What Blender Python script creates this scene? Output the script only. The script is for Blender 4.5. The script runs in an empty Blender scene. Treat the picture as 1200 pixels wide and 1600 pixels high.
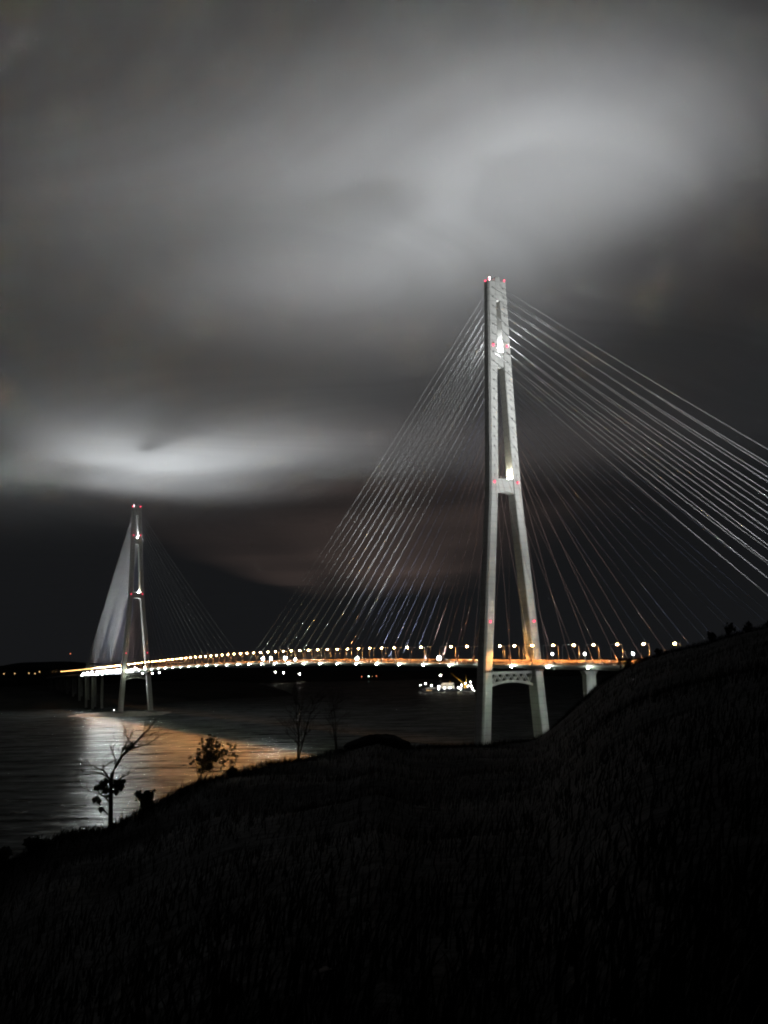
import bpy, math, random
import numpy as np
from mathutils import Vector, Matrix, noise

R = math.radians
rnd = random.Random(7)
scene = bpy.context.scene
COL = scene.collection

# ------------------------------------------------------------------ camera, world, exposure
CAM_H = 68.87
PITCH, ROLL, FPX = 0.135, 0.025, 1729.5
cam_d = bpy.data.cameras.new('camera')
cam = bpy.data.objects.new('camera', cam_d)
COL.objects.link(cam)
cam_d.sensor_fit = 'VERTICAL'
cam_d.sensor_height = 36.0
cam_d.lens = FPX * 36.0 / 1600.0
cam_d.clip_start = 0.3
cam_d.clip_end = 90000
cam.matrix_world = (Matrix.Translation((0, 0, CAM_H)) @ Matrix.Rotation(math.pi / 2 + PITCH, 4, 'X')
                    @ Matrix.Rotation(-ROLL, 4, 'Z'))
scene.camera = cam

world = bpy.data.worlds.new('World')
scene.world = world
world.use_nodes = True
bg = world.node_tree.nodes['Background']
bg.inputs[0].default_value = (0.85, 0.9, 1.0, 1)
bg.inputs[1].default_value = 0.022

vs = scene.view_settings
vs.view_transform = 'Standard'
vs.look = 'None'
vs.exposure = 0.0
vs.gamma = 1.0
vs.use_curve_mapping = False
cy = scene.cycles
cy.use_denoising = True
cy.max_bounces = 5
cy.diffuse_bounces = 2
cy.glossy_bounces = 2
cy.sample_clamp_indirect = 0.6
cy.caustics_reflective = False
cy.caustics_refractive = False
cy.sample_clamp_direct = 0
cy.filter_width = 2.0
cy.use_light_tree = True

# ------------------------------------------------------------------ bridge frame: local x across, y along, z up
PHI = 0.435
ORG = Vector((78.083, 715.027, 0))
BM = Matrix.Translation(ORG) @ Matrix.Rotation(PHI, 4, 'Z')
SPAN = 1104.0
SIDE = 384.0


def BW(off, s, z):
    return BM @ Vector((off, s, z))


_s = [-400, -250, -140, -63, 14, 56, 137, 210, 294, 413, 493, 691, 850, 1060, 1190, 1484, 1700, 1950]
_z = [60.8, 62.3, 63.4, 64.2, 65.3, 66.1, 67.2, 68.1, 69.1, 70.5, 71.2, 71.0, 69.0, 65.6, 64.0, 59.8, 56.8, 53.5]
_pf = np.polyfit(np.array(_s) / 1000.0, _z, 5)


def ZB(s):                       # bottom edge of the deck fascia
    return float(np.polyval(_pf, s / 1000.0))


def ZT(s):                       # road surface
    return ZB(s) + 1.0


# ------------------------------------------------------------------ helpers
class MB:
    def __init__(self):
        self.v, self.f = [], []

    def hexa(self, p):           # 4 bottom, 4 top, same winding
        n = len(self.v)
        self.v += [tuple(q) for q in p]
        self.f += [tuple(n + i for i in q) for q in
                   ((3, 2, 1, 0), (4, 5, 6, 7), (0, 1, 5, 4), (1, 2, 6, 5), (2, 3, 7, 6), (3, 0, 4, 7))]
        return self

    def box(self, c, s, m=None):
        x, y, z = s[0] / 2, s[1] / 2, s[2] / 2
        p = [Vector(q) for q in ((-x, -y, -z), (x, -y, -z), (x, y, -z), (-x, y, -z), (-x, -y, z), (x, -y, z), (x, y, z), (-x, y, z))]
        if m is not None:
            p = [m @ q for q in p]
        return self.hexa([q + Vector(c) for q in p])

    def rings(self, rings, cap=True):
        n = len(self.v)
        k = len(rings[0])
        for r in rings:
            self.v += [tuple(q) for q in r]
        for i in range(len(rings) - 1):
            for j in range(k):
                a = n + i * k + j
                b = n + i * k + (j + 1) % k
                self.f.append((a, b, b + k, a + k))
        if cap:
            self.f.append(tuple(n + j for j in range(k - 1, -1, -1)))
            self.f.append(tuple(n + (len(rings) - 1) * k + j for j in range(k)))
        return self

    def tube(self, pts, rad, k=6, cap=True):
        pts = [Vector(p) for p in pts]
        if not isinstance(rad, (list, tuple)):
            rad = [rad] * len(pts)
        rr = []
        for i, p in enumerate(pts):
            a = pts[max(i - 1, 0)]
            b = pts[min(i + 1, len(pts) - 1)]
            t = (b - a).normalized()
            up = Vector((0, 0, 1)) if abs(t.z) < 0.93 else Vector((0.3, 1, 0)).normalized()
            u = t.cross(up).normalized()
            w = u.cross(t)
            rr.append([p + (u * math.cos(2 * math.pi * j / k) + w * math.sin(2 * math.pi * j / k)) * rad[i] for j in range(k)])
        return self.rings(rr, cap)

    def sphere(self, c, r, n=8, m=5, sz=1.0):
        rr = []
        for i in range(m + 1):
            a = -math.pi / 2 + math.pi * (i + 0.02) / (m + 0.04)
            rr.append([Vector(c) + Vector((math.cos(a) * math.cos(2 * math.pi * j / n), math.cos(a) * math.sin(2 * math.pi * j / n), math.sin(a) * sz)) * r for j in range(n)])
        return self.rings(rr)

    def mesh(self, name, mat, smooth=False):
        me = bpy.data.meshes.new(name)
        me.from_pydata(self.v, [], self.f)
        me.materials.append(mat)
        if smooth:
            me.polygons.foreach_set('use_smooth', [True] * len(me.polygons))
        me.update()
        return me

    def build(self, name, mat, parent=None, smooth=False, label=None, kind=None):
        o = bpy.data.objects.new(name, self.mesh(name, mat, smooth))
        COL.objects.link(o)
        if parent is not None:
            o.parent = parent
        if label:
            o['label'] = label
        if kind:
            o['kind'] = kind
        return o


def thing(name, label, cat, mat=None, group=None):
    o = bpy.data.objects.new(name, None)
    o.empty_display_size = 1
    COL.objects.link(o)
    o['label'] = label
    o['category'] = cat
    if group:
        o['group'] = group
    if mat is not None:
        o.matrix_world = mat
    return o


def place(off, s, z, rot=0.0):
    return Matrix.Translation(BW(off, s, z)) @ Matrix.Rotation(PHI + rot, 4, 'Z')


def copy_tree(o, parent=None):
    c = o.copy()
    COL.objects.link(c)
    if parent is not None:
        c.parent = parent
        c.matrix_parent_inverse = o.matrix_parent_inverse.copy()
    for ch in list(o.children):
        if ch.type != 'LIGHT' and not ch.name.startswith('mast'):
            copy_tree(ch, c)
    return c


def lamp(kind, name, energy, color, parent=None, loc=(0, 0, 0), aim=None, size=60, blend=0.6, rad=0.3):
    d = bpy.data.lights.new(name, kind)
    d.energy = energy
    d.color = color
    d.shadow_soft_size = rad
    if kind == 'SPOT':
        d.spot_size = R(size)
        d.spot_blend = blend
    o = bpy.data.objects.new(name, d)
    COL.objects.link(o)
    if parent is not None:
        o.parent = parent
    o.location = loc
    if aim is not None:
        o.rotation_euler = (Vector(aim) - Vector(loc)).to_track_quat('-Z', 'Y').to_euler()
    return o


# ------------------------------------------------------------------ materials
def mat(name, color, rough=0.7, metal=0.0, emit=None, strength=0.0, spec=0.3):
    m = bpy.data.materials.new(name)
    m.use_nodes = True
    b = m.node_tree.nodes['Principled BSDF']
    b.inputs['Base Color'].default_value = (*color, 1)
    b.inputs['Roughness'].default_value = rough
    b.inputs['Metallic'].default_value = metal
    b.inputs['Specular IOR Level'].default_value = spec
    if emit:
        b.inputs['Emission Color'].default_value = (*emit, 1)
        b.inputs['Emission Strength'].default_value = strength
        m.cycles.emission_sampling = 'NONE'
    return m


def noisy(m, c1, c2, scale=(1, 1, 1), detail=6, lo=0.35, hi=0.65, bump=0.0, bdist=0.1, bscale=None, coord='Object'):
    nt = m.node_tree
    N, L = nt.nodes, nt.links
    b = N['Principled BSDF']
    tc = N.new('ShaderNodeTexCoord')
    mp = N.new('ShaderNodeMapping')
    mp.inputs['Scale'].default_value = scale
    L.new(tc.outputs[coord], mp.inputs[0])
    no = N.new('ShaderNodeTexNoise')
    no.inputs['Scale'].default_value = 1
    no.inputs['Detail'].default_value = detail
    L.new(mp.outputs[0], no.inputs['Vector'])
    cr = N.new('ShaderNodeValToRGB')
    cr.color_ramp.elements[0].position = lo
    cr.color_ramp.elements[1].position = hi
    cr.color_ramp.elements[0].color = (*c1, 1)
    cr.color_ramp.elements[1].color = (*c2, 1)
    L.new(no.outputs['Fac'], cr.inputs[0])
    L.new(cr.outputs[0], b.inputs['Base Color'])
    if bump:
        n2 = N.new('ShaderNodeTexNoise')
        n2.inputs['Scale'].default_value = bscale or 1
        n2.inputs['Detail'].default_value = 5
        L.new(tc.outputs[coord], n2.inputs['Vector'])
        bp = N.new('ShaderNodeBump')
        bp.inputs['Strength'].default_value = bump
        bp.inputs['Distance'].default_value = bdist
        L.new(n2.outputs['Fac'], bp.inputs['Height'])
        L.new(bp.outputs[0], b.inputs['Normal'])
    return cr


# concrete of the pylons: mottled, rain streaks, faint casting lifts
M_con = mat('pylon_concrete', (0.36, 0.36, 0.34), 0.85)
cr = noisy(M_con, (0.34, 0.34, 0.32), (0.43, 0.43, 0.405), (0.35, 0.35, 0.05), 8, 0.25, 0.75, 0.15, 0.2, 0.8)
nt = M_con.node_tree
wv = nt.nodes.new('ShaderNodeTexWave')
wv.bands_direction = 'Z'
wv.inputs['Scale'].default_value = 0.07
wv.inputs['Distortion'].default_value = 0.15
wr = nt.nodes.new('ShaderNodeValToRGB')
wr.color_ramp.elements[0].position = 0.0
wr.color_ramp.elements[0].color = (0.78, 0.78, 0.78, 1)
wr.color_ramp.elements[1].position = 0.06
wr.color_ramp.elements[1].color = (1, 1, 1, 1)
mx = nt.nodes.new('ShaderNodeMix')
mx.data_type = 'RGBA'
mx.blend_type = 'MULTIPLY'
mx.inputs[0].default_value = 1
nt.links.new([n for n in nt.nodes if n.type == 'TEX_COORD'][0].outputs['Object'], wv.inputs['Vector'])
nt.links.new(wv.outputs['Fac'], wr.inputs[0])
nt.links.new(cr.outputs[0], mx.inputs[6])
nt.links.new(wr.outputs[0], mx.inputs[7])
nt.links.new(mx.outputs[2], nt.nodes['Principled BSDF'].inputs['Base Color'])

M_pier = mat('pier_concrete', (0.3, 0.29, 0.27), 0.9)
noisy(M_pier, (0.09, 0.088, 0.085), (0.15, 0.147, 0.14), (0.4, 0.4, 0.06), 6)
M_steel = mat('deck_steel', (0.34, 0.34, 0.34), 0.55, 0.0)
noisy(M_steel, (0.25, 0.25, 0.25), (0.4, 0.4, 0.4), (0.3, 0.12, 0.6), 5)
M_asph = mat('asphalt', (0.06, 0.06, 0.06), 0.85)
noisy(M_asph, (0.045, 0.045, 0.045), (0.075, 0.073, 0.07), (0.5, 0.1, 1), 6)
M_bar = mat('barrier_concrete', (0.2, 0.15, 0.12), 0.8)
noisy(M_bar, (0.16, 0.12, 0.095), (0.34, 0.26, 0.21), (0.3, 0.25, 0.6), 5)
M_rail = mat('railing_paint', (0.16, 0.11, 0.09), 0.55)
M_post = mat('galvanised_steel', (0.17, 0.175, 0.18), 0.5, 0.2)
M_dark = mat('dark_metal', (0.06, 0.06, 0.065), 0.6)
M_socket = mat('socket_rubber', (0.11, 0.11, 0.112), 0.7)
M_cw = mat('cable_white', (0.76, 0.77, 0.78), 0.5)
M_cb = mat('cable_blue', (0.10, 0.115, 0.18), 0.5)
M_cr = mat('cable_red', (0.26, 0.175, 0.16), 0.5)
M_lensO = mat('sodium_lens', (0.8, 0.6, 0.4), 0.3, 0, (1.0, 0.50, 0.17), 320)
M_lensOff = mat('dark_lens', (0.5, 0.48, 0.42), 0.3)
M_lensN = mat('recessed_lens', (0.8, 0.6, 0.4), 0.3, 0, (1.0, 0.55, 0.2), 6)
M_lensW = mat('flood_lens', (0.9, 0.9, 0.9), 0.3, 0, (0.93, 0.98, 1.0), 900)
M_lensG = mat('edge_lens', (0.85, 0.9, 0.8), 0.3, 0, (0.86, 1.0, 0.78), 200)
M_red = mat('red_beacon', (0.7, 0.05, 0.08), 0.3, 0, (1.0, 0.035, 0.09), 5)
M_redw = mat('pale_beacon', (0.9, 0.6, 0.6), 0.3, 0, (1.0, 0.75, 0.78), 14)
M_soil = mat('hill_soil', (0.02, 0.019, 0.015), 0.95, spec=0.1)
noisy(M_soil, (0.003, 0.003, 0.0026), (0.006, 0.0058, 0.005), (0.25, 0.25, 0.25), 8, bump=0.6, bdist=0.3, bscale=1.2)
M_far = mat('far_land', (0.02, 0.02, 0.018), 0.95, spec=0.1)
noisy(M_far, (0.008, 0.009, 0.008), (0.022, 0.021, 0.018), (0.01, 0.01, 0.01), 7)
M_sand = mat('shore_gravel', (0.2, 0.18, 0.15), 0.95)
noisy(M_sand, (0.12, 0.11, 0.09), (0.24, 0.21, 0.17), (0.1, 0.1, 0.1), 6)
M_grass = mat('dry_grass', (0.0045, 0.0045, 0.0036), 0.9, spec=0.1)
M_bark = mat('bark', (0.03, 0.026, 0.022), 0.9, spec=0.1)
M_leaf = mat('dark_leaf', (0.03, 0.035, 0.018), 0.8, spec=0.2)
M_stone = mat('pale_stone', (0.3, 0.28, 0.26), 0.9)
noisy(M_stone, (0.16, 0.15, 0.14), (0.36, 0.34, 0.31), (6, 6, 6), 6, bump=0.5, bdist=0.02, bscale=12)

# cloud: thick pale vapour, patchy; lit only by the lamps below it
M_cloud = bpy.data.materials.new('cloud_base')
M_cloud.use_nodes = True
nt = M_cloud.node_tree
nt.nodes.clear()
N, L = nt.nodes, nt.links
out = N.new('ShaderNodeOutputMaterial')
dif = N.new('ShaderNodeBsdfDiffuse')
trl = N.new('ShaderNodeBsdfTranslucent')
trl.inputs[0].default_value = (0.8, 0.8, 0.8, 1)
add = N.new('ShaderNodeMixShader')
add.inputs[0].default_value = 0.5
L.new(dif.outputs[0], add.inputs[1])
L.new(trl.outputs[0], add.inputs[2])
L.new(add.outputs[0], out.inputs[0])
tc = N.new('ShaderNodeTexCoord')


def cloud_noise(scale, detail, dist, lo, hi, c0, rot=0.0, rough=0.5):
    mp = N.new('ShaderNodeMapping')
    mp.inputs['Scale'].default_value = scale
    mp.inputs['Rotation'].default_value = (0, 0, rot)
    L.new(tc.outputs['Object'], mp.inputs[0])
    no = N.new('ShaderNodeTexNoise')
    no.inputs['Scale'].default_value = 1
    no.inputs['Detail'].default_value = detail
    no.inputs['Roughness'].default_value = rough
    no.inputs['Distortion'].default_value = dist
    L.new(mp.outputs[0], no.inputs['Vector'])
    mr = N.new('ShaderNodeMapRange')
    mr.inputs[1].default_value = lo
    mr.inputs[2].default_value = hi
    mr.inputs[3].default_value = c0
    mr.inputs[4].default_value = 1.0
    L.new(no.outputs['Fac'], mr.inputs[0])
    return mr.outputs[0]


a = cloud_noise((1 / 520, 1 / 380, 1), 1.0, 0.0, 0.2, 0.8, 0.88, 0.5)
b = cloud_noise((1 / 260, 1 / 190, 1), 2.0, 0.0, 0.15, 0.85, 0.92, PHI - 0.5)
m1 = N.new('ShaderNodeMath')
m1.operation = 'MULTIPLY'
L.new(a, m1.inputs[0])
L.new(b, m1.inputs[1])
m2 = N.new('ShaderNodeMix')
m2.data_type = 'RGBA'
m2.inputs[6].default_value = (0, 0, 0, 1)
m2.inputs[7].default_value = (0.95, 0.96, 0.97, 1)
L.new(m1.outputs[0], m2.inputs[0])
L.new(m2.outputs[2], dif.inputs[0])

# water: turbid, rough at grazing, with ripples
WATER_MIX = 0.10          # a wind-roughened sea mirrors far less than still water at this low angle
M_water = bpy.data.materials.new('sea_water')
M_water.use_nodes = True
nt = M_water.node_tree
N, L = nt.nodes, nt.links
N.remove(N['Principled BSDF'])
w_out = N['Material Output']
w_dif = N.new('ShaderNodeBsdfDiffuse')
w_dif.inputs[0].default_value = (0.012, 0.014, 0.013, 1)
w_glo = N.new('ShaderNodeBsdfGlossy')
w_glo.inputs['Roughness'].default_value = 0.26
w_glo.inputs[0].default_value = (0.9, 0.95, 0.92, 1)
w_mix = N.new('ShaderNodeMixShader')
WATER_FAC = w_mix.inputs[0]
L.new(w_dif.outputs[0], w_mix.inputs[1])
L.new(w_glo.outputs[0], w_mix.inputs[2])
L.new(w_mix.outputs[0], w_out.inputs[0])
tc = N.new('ShaderNodeTexCoord')


def wnoise(scale, rot, det):
    mp = N.new('ShaderNodeMapping')
    mp.inputs['Scale'].default_value = scale
    mp.inputs['Rotation'].default_value = (0, 0, rot)
    L.new(tc.outputs['Object'], mp.inputs[0])
    no = N.new('ShaderNodeTexNoise')
    no.inputs['Scale'].default_value = 1
    no.inputs['Detail'].default_value = det
    no.inputs['Distortion'].default_value = 0.6
    L.new(mp.outputs[0], no.inputs['Vector'])
    return no.outputs['Fac']


w1 = wnoise((1 / 46, 1 / 15, 1), 0.2, 5)
w2 = wnoise((1 / 9, 1 / 3.5, 1), -0.15, 3)
mm = N.new('ShaderNodeMath')
mm.operation = 'MULTIPLY_ADD'
L.new(w2, mm.inputs[0])
mm.inputs[1].default_value = 0.16
L.new(w1, mm.inputs[2])
bp = N.new('ShaderNodeBump')
bp.inputs['Strength'].default_value = 1.0
bp.inputs['Distance'].default_value = 9.0
L.new(mm.outputs[0], bp.inputs['Height'])
L.new(bp.outputs[0], w_glo.inputs['Normal'])
# wind streaks: ruffled bands mirror more, slick bands less
w3 = wnoise((1 / 60, 1 / 17, 1), 0.3, 5)
w4 = wnoise((1 / 11, 1 / 4, 1), 0.1, 4)
wm = N.new('ShaderNodeMath')
wm.operation = 'MULTIPLY_ADD'
L.new(w4, wm.inputs[0])
wm.inputs[1].default_value = 0.75
L.new(w3, wm.inputs[2])
wr_ = N.new('ShaderNodeMapRange')
wr_.inputs[1].default_value = 0.62
wr_.inputs[2].default_value = 1.14
wr_.inputs[3].default_value = WATER_MIX * 0.15
wr_.inputs[4].default_value = WATER_MIX * 2.0
L.new(wm.outputs[0], wr_.inputs[0])
L.new(wr_.outputs[0], WATER_FAC)

# ------------------------------------------------------------------ sky: the low cloud layer, 400 m up
CLOUD_Z = 400.0


def polar_sheet(name, m, rings, nseg, zf, kind='structure', a0=0.0, a1=360.0):  # polar grid
    v, f = [], []
    full = a1 - a0 >= 359.9
    k = nseg if full else nseg + 1
    for r in rings:
        for j in range(k):
            a = R(a0 + (a1 - a0) * j / nseg)
            x, y = r * math.sin(a), r * math.cos(a)
            v.append((x, y, zf(x, y)))
    for i in range(len(rings) - 1):
        for j in range(nseg):
            j2 = (j + 1) % k
            f.append((i * k + j, i * k + j2, (i + 1) * k + j2, (i + 1) * k + j))
    me = bpy.data.meshes.new(name)
    me.from_pydata(v, [], f)
    me.polygons.foreach_set('use_smooth', [True] * len(me.polygons))
    me.materials.append(m)
    o = bpy.data.objects.new(name, me)
    COL.objects.link(o)
    o['kind'] = kind
    return o


def cloud_z(x, y):
    n = noise.noise(Vector((x / 420, y / 420, 3.1))) * 14
    r = math.hypot(x, y)
    return CLOUD_Z + n - (0 if r < 20000 else 420 * min(1.0, (r - 20000) / 25000))


polar_sheet('sky', M_cloud, [1] + [40 * i for i in range(1, 60)] + [2400 + 150 * i for i in range(1, 40)] + [9000, 11000, 14000, 20000, 30000, 45000], 96, cloud_z)
polar_sheet('water', M_water, [1, 300, 700, 1500, 3000, 6000, 12000, 25000, 45000], 64, lambda x, y: 0.0)

# ------------------------------------------------------------------ near hillside: the slope the photograph was taken from
CREST = [(-60, 40, 58.0), (-40, 42, 59.5), (-25.97, 45, 60.32), (-22.29, 50, 60.26), (-18.96, 56, 60.21), (-17.23, 58, 60.76), (-16.06, 60, 61.0),
         (-13.96, 62, 60.93), (-13.04, 64, 61.16), (-11.81, 67, 61.38), (-10.26, 72, 61.59), (-8.68, 78, 61.74),
         (-6.77, 84, 61.69), (-5.48, 88, 61.63), (-4.51, 92, 61.5), (-3.54, 98, 61.25), (-2.24, 105, 61.04),
         (-1.59, 108, 61.27), (-0.61, 110, 61.51), (0.2, 112, 61.02), (1.01, 118, 60.1), (2.96, 130, 59.26),
         (5.22, 140, 58.81), (7.15, 150, 58.34), (7.87, 152, 59.01), (8.8, 155, 61.0), (9.62, 158, 62.74),
         (10.78, 160, 65.44), (12.08, 160, 67.49), (12.72, 160, 68.42), (14.3, 158, 69.71), (15.85, 155, 70.6),
         (17.39, 150, 71.66), (18.89, 145, 72.23), (22.4, 140, 73.53), (27.33, 130, 74.06), (45, 120, 75.0), (60, 110, 76.0)]
CA = [c[0] for c in CREST]
CR = [c[1] for c in CREST]
CZ = [c[2] for c in CREST]
G0 = 67.2


def hill_z(az, r):
    rc = float(np.interp(az, CA, CR))
    zc = float(np.interp(az, CA, CZ)) - 0.25
    x, y = r * math.sin(R(az)), r * math.cos(R(az))
    nz = noise.noise(Vector((x / 9, y / 9, 1.3))) * 0.45 + noise.noise(Vector((x / 2.6, y / 2.6, 5.3))) * 0.16
    if r <= rc:
        t = r / rc
        z = G0 + (zc - G0) * t - 0.9 * math.sin(math.pi * t) * min(1, rc / 60)
        return z + nz * min(1, r / 15) * (0.4 + 0.6 * min(1, abs(1 - t) * 4 + 0.35))
    d = r - rc
    return zc - 0.30 * d - 0.0022 * d * d + nz * 0.5


rg = [0.6, 1.5, 3, 4.5, 6, 7.5, 9, 11, 13, 16, 19, 23, 27, 31, 35, 39, 42, 45, 48, 51, 54, 57, 60, 63, 66, 69, 72, 75, 78, 82, 86, 90, 94, 98, 102, 106, 110, 114, 118, 123, 128, 133, 138, 143, 147, 151, 155, 159, 163, 170, 180, 195, 215, 240, 270, 310]
v, f = [], []
NA = 360
for r in rg:
    for j in range(NA + 1):
        az = -60 + 120 * j / NA
        v.append((r * math.sin(R(az)), r * math.cos(R(az)), hill_z(az, r)))
for i in range(len(rg) - 1):
    for j in range(NA):
        f.append((i * (NA + 1) + j, i * (NA + 1) + j + 1, (i + 1) * (NA + 1) + j + 1, (i + 1) * (NA + 1) + j))
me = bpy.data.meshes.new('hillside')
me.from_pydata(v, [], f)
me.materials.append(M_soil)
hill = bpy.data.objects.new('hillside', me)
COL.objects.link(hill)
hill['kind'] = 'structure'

# the rest of the hill behind and beside the camera
v, f = [], []
rb = [0.6, 10, 30, 60, 110, 180, 300]
for r in rb:
    for j in range(61):
        az = 60 + 240 * j / 60
        e = float(np.interp(az, [60, 300], [hill_z(60, r), hill_z(-60, r)]))
        v.append((r * math.sin(R(az)), r * math.cos(R(az)), e + (0.05 * min(r, 110)) * math.sin(math.pi * j / 60)))
for i in range(len(rb) - 1):
    for j in range(60):
        f.append((i * 61 + j, i * 61 + j + 1, (i + 1) * 61 + j + 1, (i + 1) * 61 + j))
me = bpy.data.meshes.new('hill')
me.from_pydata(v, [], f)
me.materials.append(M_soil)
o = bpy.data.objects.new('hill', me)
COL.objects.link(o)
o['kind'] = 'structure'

# ------------------------------------------------------------------ far land
def local_sheet(name, m, s0, s1, o0, o1, ns, no_, zf):
    v, f = [], []
    for i in range(ns + 1):
        for j in range(no_ + 1):
            s = s0 + (s1 - s0) * i / ns
            of = o0 + (o1 - o0) * j / no_
            p = BW(of, s, zf(of, s))
            v.append(tuple(p))
    for i in range(ns):
        for j in range(no_):
            a = i * (no_ + 1) + j
            f.append((a, a + 1, a + no_ + 2, a + no_ + 1))
    me = bpy.data.meshes.new(name)
    me.from_pydata(v, [], f)
    me.polygons.foreach_set('use_smooth', [True] * len(me.polygons))
    me.materials.append(m)
    o = bpy.data.objects.new(name, me)
    COL.objects.link(o)
    o['kind'] = 'structure'
    return o


def shore_z(of, s):
    c = 1500 + 60 * noise.noise(Vector((of / 160, 0.3, 2))) + 0.55 * max(0, of - 40) + 0.15 * max(0, -of - 200)
    d = s - c
    h = 30 * (1 - math.exp(-max(d, 0) / 160)) if d > 0 else d * 0.05
    return min(h, 44) + noise.noise(Vector((of / 90, s / 90, 4))) * (2.5 if d > 20 else 0.3) - 0.5


local_sheet('far_shore', M_far, 1380, 2600, -900, 500, 60, 70, shore_z)


def near_shore_z(of, s):
    d = -s - 60
    return (min(0.2 * d, 14 + 0.06 * d) if d > 0 else d * 0.12) + noise.noise(Vector((of / 50, s / 50, 3))) * 1.0


local_sheet('shore', M_soil, -430, -40, -140, 200, 40, 30, near_shore_z)


def berm_z(of, s):
    a = ((s - 1120) / 95) ** 2 + ((of + 18) / (72 + 14 * noise.noise(Vector((s / 30, 0, 1))))) ** 2
    return 3.2 * max(-1, 1 - a) + noise.noise(Vector((of / 14, s / 14, 7))) * 0.4


local_sheet('pylon_bank', M_sand, 1000, 1240, -115, 80, 48, 40, berm_z)


def far_hill_z(x, y):
    az = math.degrees(math.atan2(x, y))
    r = math.hypot(x, y)
    h = float(np.interp(az, [-32, -22, -16, -10, -6, -3, 0, 4, 9, 14, 20], [85, 95, 105, 80, 50, 38, 26, 22, 30, 44, 60]))
    t = (r - 4300) / 1900
    p = math.sin(math.pi * min(max(t, 0), 1)) ** 0.8 if 0 < t < 1 else -0.1
    return h * p * (1 + 0.25 * noise.noise(Vector((x / 420, y / 420, 2)))) + 8 * noise.noise(Vector((x / 130, y / 130, 2))) * max(p, 0)


polar_sheet('hills', M_far, [4300 + 90 * i for i in range(22)], 190, far_hill_z, 'structure', -36, 36)

# ------------------------------------------------------------------ the bridge
bridge = thing('cable_stayed_bridge', 'long cable-stayed road bridge with two tall concrete pylons lit at night over the strait', 'bridge', BM)


def leg_outer(z):
    return float(np.interp(z, [0, 22, 92.7, 175, 205, 319, 322], [26.6, 25.0, 19.4, 12.1, 10.7, 7.0, 7.0]))


def leg_inner(z):
    return float(np.interp(z, [0, 22, 69, 92.7, 175, 186, 261, 306, 319, 322], [20.3, 18.7, 15.2, 13.0, 6.3, 5.5, 2.7, 1.2, 0.8, 0.8]))


def leg_d(z):
    return 3.3 + (319 - z) * 0.0068


def leg_ring(side, s, z):
    o, i, d = leg_outer(z), leg_inner(z), leg_d(z)
    c, e = 1.1, 0.35
    pts = [(i + e, -d), (o - c, -d), (o, -d + c), (o, d - c), (o - c, d), (i + e, d), (i, d - e), (i, -d + e)]
    if side < 0:
        pts = [(-x, y) for x, y in pts][::-1]
    return [Vector((x, s + y, z)) for x, y in pts]


SOCKET = MB().hexa([(-0.22, -0.2, -0.6), (0.22, -0.2, -0.6), (0.22, 0.2, -0.6), (-0.22, 0.2, -0.6), (-0.16, -0.16, 0.45), (0.16, -0.16, 0.45), (0.16, 0.16, 0.45), (-0.16, 0.16, 0.45)]).mesh('cable_socket', M_socket)


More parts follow.
